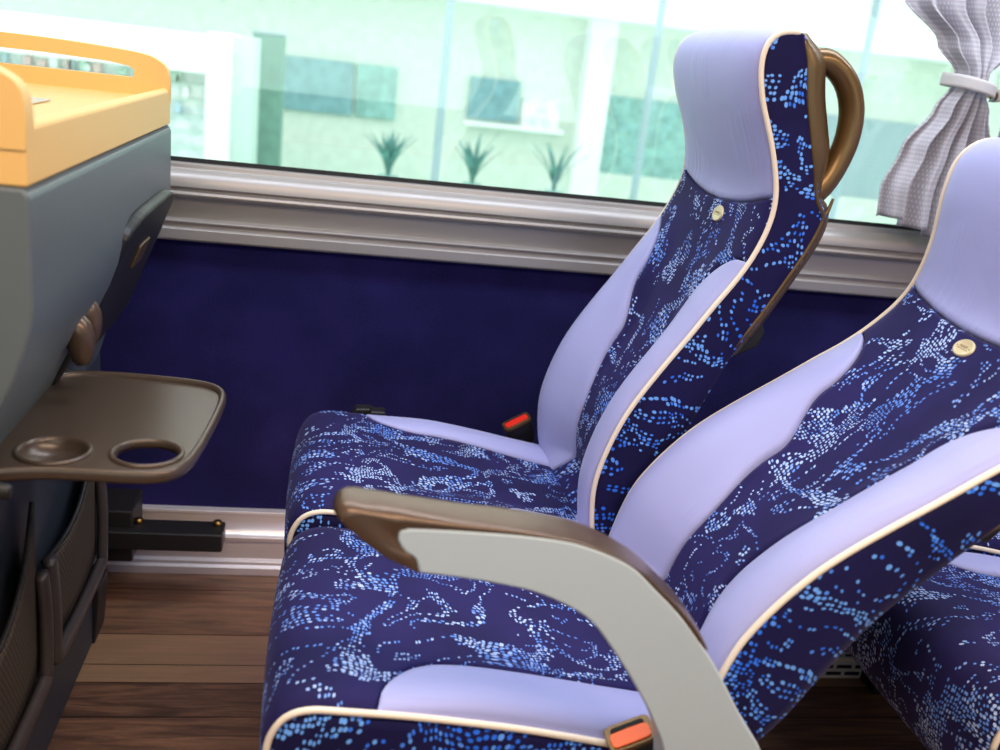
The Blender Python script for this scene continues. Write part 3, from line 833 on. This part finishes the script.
# ------------------------------------------------------------------ curtains
def curtain(name, zt, L, R, folds, amp, ybase, label, phase=0.0):
    root = empty(name, ((L(1.21)+R(1.21))/2, ybase, .9))
    tag(root, label, 'curtain', 'window curtains')
    rx, ry, rz = root.location
    zs = [z for z in zt]; rows, uvs = [], []
    nu = 150
    for k, z in enumerate(zs):
        l, r_ = L(z), R(z); g = 1-smst(abs(z-1.212), 0, .12); rr, uu = [], []
        for j in range(nu+1):
            u = j/nu
            x = l+(r_-l)*(u+.018*math.sin(u*17+phase))
            a = amp(z)
            hm = .012*math.sin(u*11+2)+.02*u
            w = math.sin(2*PI*folds*u+phase+.8*math.sin(5*u+z*2.5))
            w2 = .30*math.sin(2*PI*folds*2.3*u+1.3+z*4)
            y = ybase+a*(w+w2)-.03*g*math.sin(PI*u)
            zz = z
            if k == 0: zz = z
            stair = (.022*math.floor(u*4) if z < 1.0 else 0)*smst(z, 1.05, .93)
            rr.append(Vector((x-rx, y-ry, zz-rz-stair*.8+.012))); uu.append((u*.62, z))
        rows.append(rr); uvs.append(uu)
    grid('curtain_cloth', rows, 'curtain_cloth', root, uvs, solid=.002)
    return root
ZS = [.915+i*(1.78-.915)/80 for i in range(81)]
L1 = lambda z: interp(z, [(.915, 1.150), (.975, 1.145), (1.06, 1.172), (1.15, 1.225), (1.20, 1.250), (1.225, 1.250), (1.28, 1.195), (1.36, 1.098), (1.5, 1.06), (1.78, 1.03)])
R1 = lambda z: interp(z, [(.915, 1.385), (1.06, 1.375), (1.15, 1.345), (1.20, 1.322), (1.225, 1.322), (1.28, 1.368), (1.36, 1.378), (1.78, 1.37)])
A1 = lambda z: interp(z, [(.915, .020), (1.1, .020), (1.2, .010), (1.225, .010), (1.32, .016), (1.78, .020)])
c1 = curtain('window_curtain', ZS, L1, R1, 4.5, A1, 1.985, 'grey dotted curtain gathered by a pale tieback, left of the metal stud')
L2 = lambda z: interp(z, [(.915, 1.40), (1.15, 1.392), (1.20, 1.390), (1.225, 1.390), (1.36, 1.388), (1.78, 1.40)])
R2 = lambda z: interp(z, [(.915, 1.62), (1.06, 1.60), (1.2, 1.48), (1.225, 1.48), (1.36, 1.64), (1.78, 1.72)])
c2 = curtain('window_curtain', ZS, L2, R2, 4, A1, 1.985, 'grey dotted curtain cut by the right edge, beyond the metal stud', 1.1)
def tieback(root, xl, xr, zc, xs):
    rx, ry, rz = root.location; P = []
    for k in range(49):
        a = -PI*.98+k/48*PI*1.96*.5*2*.5
    path = [(xr+.012, 2.01, zc+.002), (xl-.006, 2.012, zc+.010), (xl-.012, 1.985, zc+.010), (xl+.004, 1.952, zc+.008), ((xl+xr)/2, 1.936, zc+.002), (xr-.004, 1.946, zc-.004), (xr+.018, 1.975, zc-.008), (xs, 2.005, zc-.012)] if xs > xl else \
           [(xl-.012, 2.01, zc), (xr+.006, 2.01, zc), (xr+.01, 1.98, zc), (xr-.01, 1.945, zc), ((xl+xr)/2, 1.936, zc), (xl+.004, 1.95, zc-.004), (xl-.015, 1.98, zc-.008), (xs, 2.004, zc-.012)]
    Q = crom(path, 8); rows = []
    for q in Q: rows.append([Vector((q.x-rx, q.y-ry, q.z-rz+h)) for h in (-.013, -.007, 0, .007, .013)])
    grid('tieback', rows, 'tie_cloth', root, [[(0, 0)]*5]*len(rows), solid=.003)
simple('tie_cloth', srgb(196, 192, 194), .7, nscale=900, nstr=.3)
tieback(c1, 1.250, 1.322, 1.212, 1.352)
tieback(c2, 1.388, 1.48, 1.212, 1.358)
sd = tube('tieback_stud', [(1.352, 2.02, 1.200), (1.352, 1.995, 1.200), (1.352, 1.990, 1.200)], .008, 'bolt_brass', None, seg=16, rad=[.006, .006, .010], up=Vector((0, 0, 1)))
sd.data.transform(Matrix.Identity(4)); tag(sd, 'small metal stud holding both curtain tiebacks', 'stud')
sd['category'] = 'stud'

# ------------------------------------------------------------------ outside
simple('facade', srgb(226, 234, 222), .8, nscale=3, var=.05)
simple('pave', srgb(205, 235, 220), .8, nscale=3, var=.08)
simple('blue_glass', srgb(136, 176, 182), .6, nscale=3, var=.12)
simple('teal_glass', srgb(150, 192, 186), .6, nscale=3, var=.18)
simple('green_col', srgb(128, 166, 152), .7, nscale=3, var=.1)
simple('pole_grey', srgb(165, 186, 192), .5)
simple('leaf', srgb(96, 150, 140), .7, nscale=40, var=.3)
simple('pot', srgb(150, 190, 180), .7)
simple('stone_white', srgb(255, 255, 252), .7)
simple('stone_grey', srgb(214, 232, 224), .7)
simple('shelf_mix', srgb(236, 246, 246), .7, nscale=6, var=.2)
def thing(o, label, cat, group=None): return tag(o, label, cat, group)
GZ = -1.35
gnd = box('ground', (-25, 2.4, GZ-.1), (35, 30, GZ), 'pave', bev=0); struct(gnd)
# long pale hall behind
hall = empty('hall_building', (4, 12, GZ)); thing(hall, 'long pale mint hall facade with dark glass bands, far outside', 'building')
def hb(name, a, b, mat, par=hall):
    x, y, z = par.location; return box(name, (a[0]-x, a[1]-y, a[2]-z), (b[0]-x, b[1]-y, b[2]-z), mat, par, .01)
hb('wall', (-9, 12, GZ), (18, 16, 4.2), 'facade')
hb('plinth', (-9, 11.85, GZ), (18, 12, .02), 'facade')
for (x0, x1, z0, z1, m) in ((-.68, .10, .38, .97, 'blue_glass'), (.14, .60, .38, .97, 'teal_glass'), (1.45, 2.05, .50, .97, 'blue_glass'), (2.1, 2.55, .40, .80, 'shelf_mix'),
                             (3.05, 4.75, -.1, .93, 'teal_glass'), (5.2, 7.2, .0, 1.0, 'pole_grey')):
    f = hb('window', (x0, 11.93, z0), (x1, 12.01, z1), m)
hb('canopy', (-9, 11.3, 1.75), (18, 12, 1.95), 'stone_white')
hb('sill_band', (1.40, 11.8, .42), (2.6, 11.95, .47), 'stone_white')
for x in (2.75, 7.6):
    hb('pilaster', (x, 11.7, GZ), (x+.32, 12, 2.4), 'stone_white')
# white portal
por = empty('white_portal', (-2, 9, GZ)); thing(por, 'white square framed entrance portal outside, left of the green column', 'portal')
hb('frame_post', (-1.12, 8.7, GZ), (-.93, 9.6, 1.13), 'stone_white', por)
hb('frame_post', (-.93, 8.95, GZ), (-.76, 9.6, 1.12), 'stone_grey', por)
hb('frame_beam', (-6, 8.7, .80), (-1.12, 9.6, 1.10), 'stone_white', por)
hb('back_panel', (-6, 9.05, GZ), (-1.12, 9.6, .80), 'shelf_mix', por)
for k in range(7):
    hb('shelf', (-3.6, 8.98, -.1+k*.13), (-1.15, 9.06, -.085+k*.13), 'stone_grey', por)
rnd = random.Random(3)
simple('item_red', srgb(236, 200, 200), .7); simple('item_blue', srgb(190, 214, 228), .7); simple('item_green', srgb(190, 218, 204), .7)
V = 0
for k in range(36):
    x = -3.4+rnd.random()*2.1; z = -.08+.13*rnd.randrange(3, 7)
    o = hb('display_item', (x, 8.99, z), (x+.03+rnd.random()*.05, 9.04, z+.05+rnd.random()*.05), rnd.choice(['item_red', 'item_blue', 'item_green', 'stone_white']), por)
col = empty('green_column', (-.7, 10, GZ)); thing(col, 'grey-green square column outside between portal and hall', 'column')
hb('shaft', (-.86, 9.9, GZ), (-.57, 10.2, 1.16), 'green_col', col); hb('cap', (-.87, 9.89, 1.16), (-.56, 10.21, 1.19), 'pole_grey', col)
hb('base', (-.89, 9.87, GZ), (-.54, 10.23, GZ+.2), 'green_col', col)
for i, (x, lb) in enumerate(((.76, 'thin grey pole outside, leftmost, left of the window seat'), (2.42, 'thin grey pole outside just left of the window seat headrest'), (4.20, 'thin grey pole outside between headrest handle and curtain'))):
    p = empty('lamp_pole', (x, 8, GZ)); thing(p, lb, 'pole', 'grey poles outside')
    tube('shaft', [(0, 0, 0), (0, 0, 4.2)], .032, 'pole_grey', p, seg=12)
    tube('collar', [(0, 0, 0), (0, 0, .25)], .055, 'pole_grey', p, seg=12)
def plant(x, y, h, label, n, sd):
    rn = random.Random(sd); r = empty('potted_plant', (x, y, .15)); thing(r, label, 'plant', 'potted plants outside')
    V, F = [], []
    for k in range(n):
        a = rn.random()*2*PI; L = h*(.7+.4*rn.random()); lean = .05+rn.random()*.10; w = .022
        d = Vector((math.cos(a), math.sin(a), 0)); s = Vector((-d.y, d.x, 0)); k0 = len(V)
        for t in range(5):
            q = t/4; p = d*(lean*q*q*1.6)+Vector((0, 0, .02+L*q)); ww = w*math.sin(PI*(.12+.85*q))
            V += [p-s*ww, p+s*ww]
        F += [(k0+2*t, k0+2*t+1, k0+2*t+3, k0+2*t+2) for t in range(4)]
    meshobj('foliage', V, F, 'leaf', r, solid=.003, offset=0)
    tube('pot', [(0, 0, -.12), (0, 0, -.05), (0, 0, .03), (0, 0, .05)], .1, 'pot', r, seg=20, rad=[.055, .07, .082, .08], up=Vector((1, 0, 0)))
    return r
ledge = empty('planter_wall', (1, 8, GZ)); thing(ledge, 'low pale wall outside carrying the potted plants', 'wall')
hb('wall_body', (-.5, 7.85, GZ), (9, 8.25, .0), 'facade', ledge); hb('coping', (-.5, 7.8, .0), (9, 8.3, .03), 'facade', ledge)
for px_, lb, h, n in ((.39, 'bushy dark potted plant outside, behind the window left of the first pole', .34, 26), (1.07, 'spiky potted plant outside, right of the leftmost pole', .42, 14), (1.75, 'tall sparse potted plant outside, left of the window seat', .40, 8)):
    plant(px_, 8.05, h, lb, n, int(px_*10))

# ------------------------------------------------------------------ light
w = bpy.data.worlds.new('World'); bpy.context.scene.world = w; w.use_nodes = True
nt = w.node_tree; nt.nodes.clear()
bg = nt.nodes.new('ShaderNodeBackground'); ow = nt.nodes.new('ShaderNodeOutputWorld'); nt.links.new(bg.outputs[0], ow.inputs[0])
bg.inputs[0].default_value = (.90, .98, 1.0, 1); bg.inputs[1].default_value = 1.7
def area(name, loc, size, rot, power, col):
    l = bpy.data.lights.new(name, 'AREA'); l.shape = 'RECTANGLE'; l.size, l.size_y = size; l.energy = power; l.color = col
    o = bpy.data.objects.new(name, l); C.objects.link(o); o.location = loc; o.rotation_euler = rot; return o
area('ceiling_light', (.6, .15, 2.03), (3.0, .30), (0, 0, 0), 44, (1.0, .80, .62))
area('ceiling_light_rack', (.6, 1.60, 2.0), (3.0, .22), (0, 0, 0), 28, (.76, .86, 1.0))
area('footwell_light', (.02, 1.62, .24), (.10, .30), (math.radians(75), 0, 0), .28, (.62, .45, 1.0))
area('footwell_light_warm', (.03, 1.80, .26), (.05, .05), (math.radians(75), 0, math.radians(10)), .5, (1.0, .72, .4))

# ------------------------------------------------------------------ camera
f_px, yaw, pitch, roll = 986.9, .182365, .304101, .116708
fw = Vector((math.sin(yaw)*math.cos(pitch), math.cos(yaw)*math.cos(pitch), -math.sin(pitch)))
r0 = Vector((math.cos(yaw), -math.sin(yaw), 0)); u0 = r0.cross(fw)
rr = r0*math.cos(roll)+u0*math.sin(roll); uu = -r0*math.sin(roll)+u0*math.cos(roll)
cam = bpy.data.cameras.new('camera'); co = bpy.data.objects.new('camera', cam); C.objects.link(co)
m = Matrix((rr, uu, -fw)).transposed().to_4x4(); m.translation = (0, 0, 1.15); co.matrix_world = m
cam.sensor_width = 36; cam.lens = f_px/1000*36
cam.dof.use_dof = True; cam.dof.focus_distance = 1.6; cam.dof.aperture_fstop = 3.6
cam.clip_start = .05
sc = bpy.context.scene; sc.camera = co
sc.view_settings.view_transform = 'Standard'; sc.view_settings.look = 'None'; sc.view_settings.gamma = 1
sc.view_settings.use_curve_mapping = False; sc.view_settings.exposure = .25
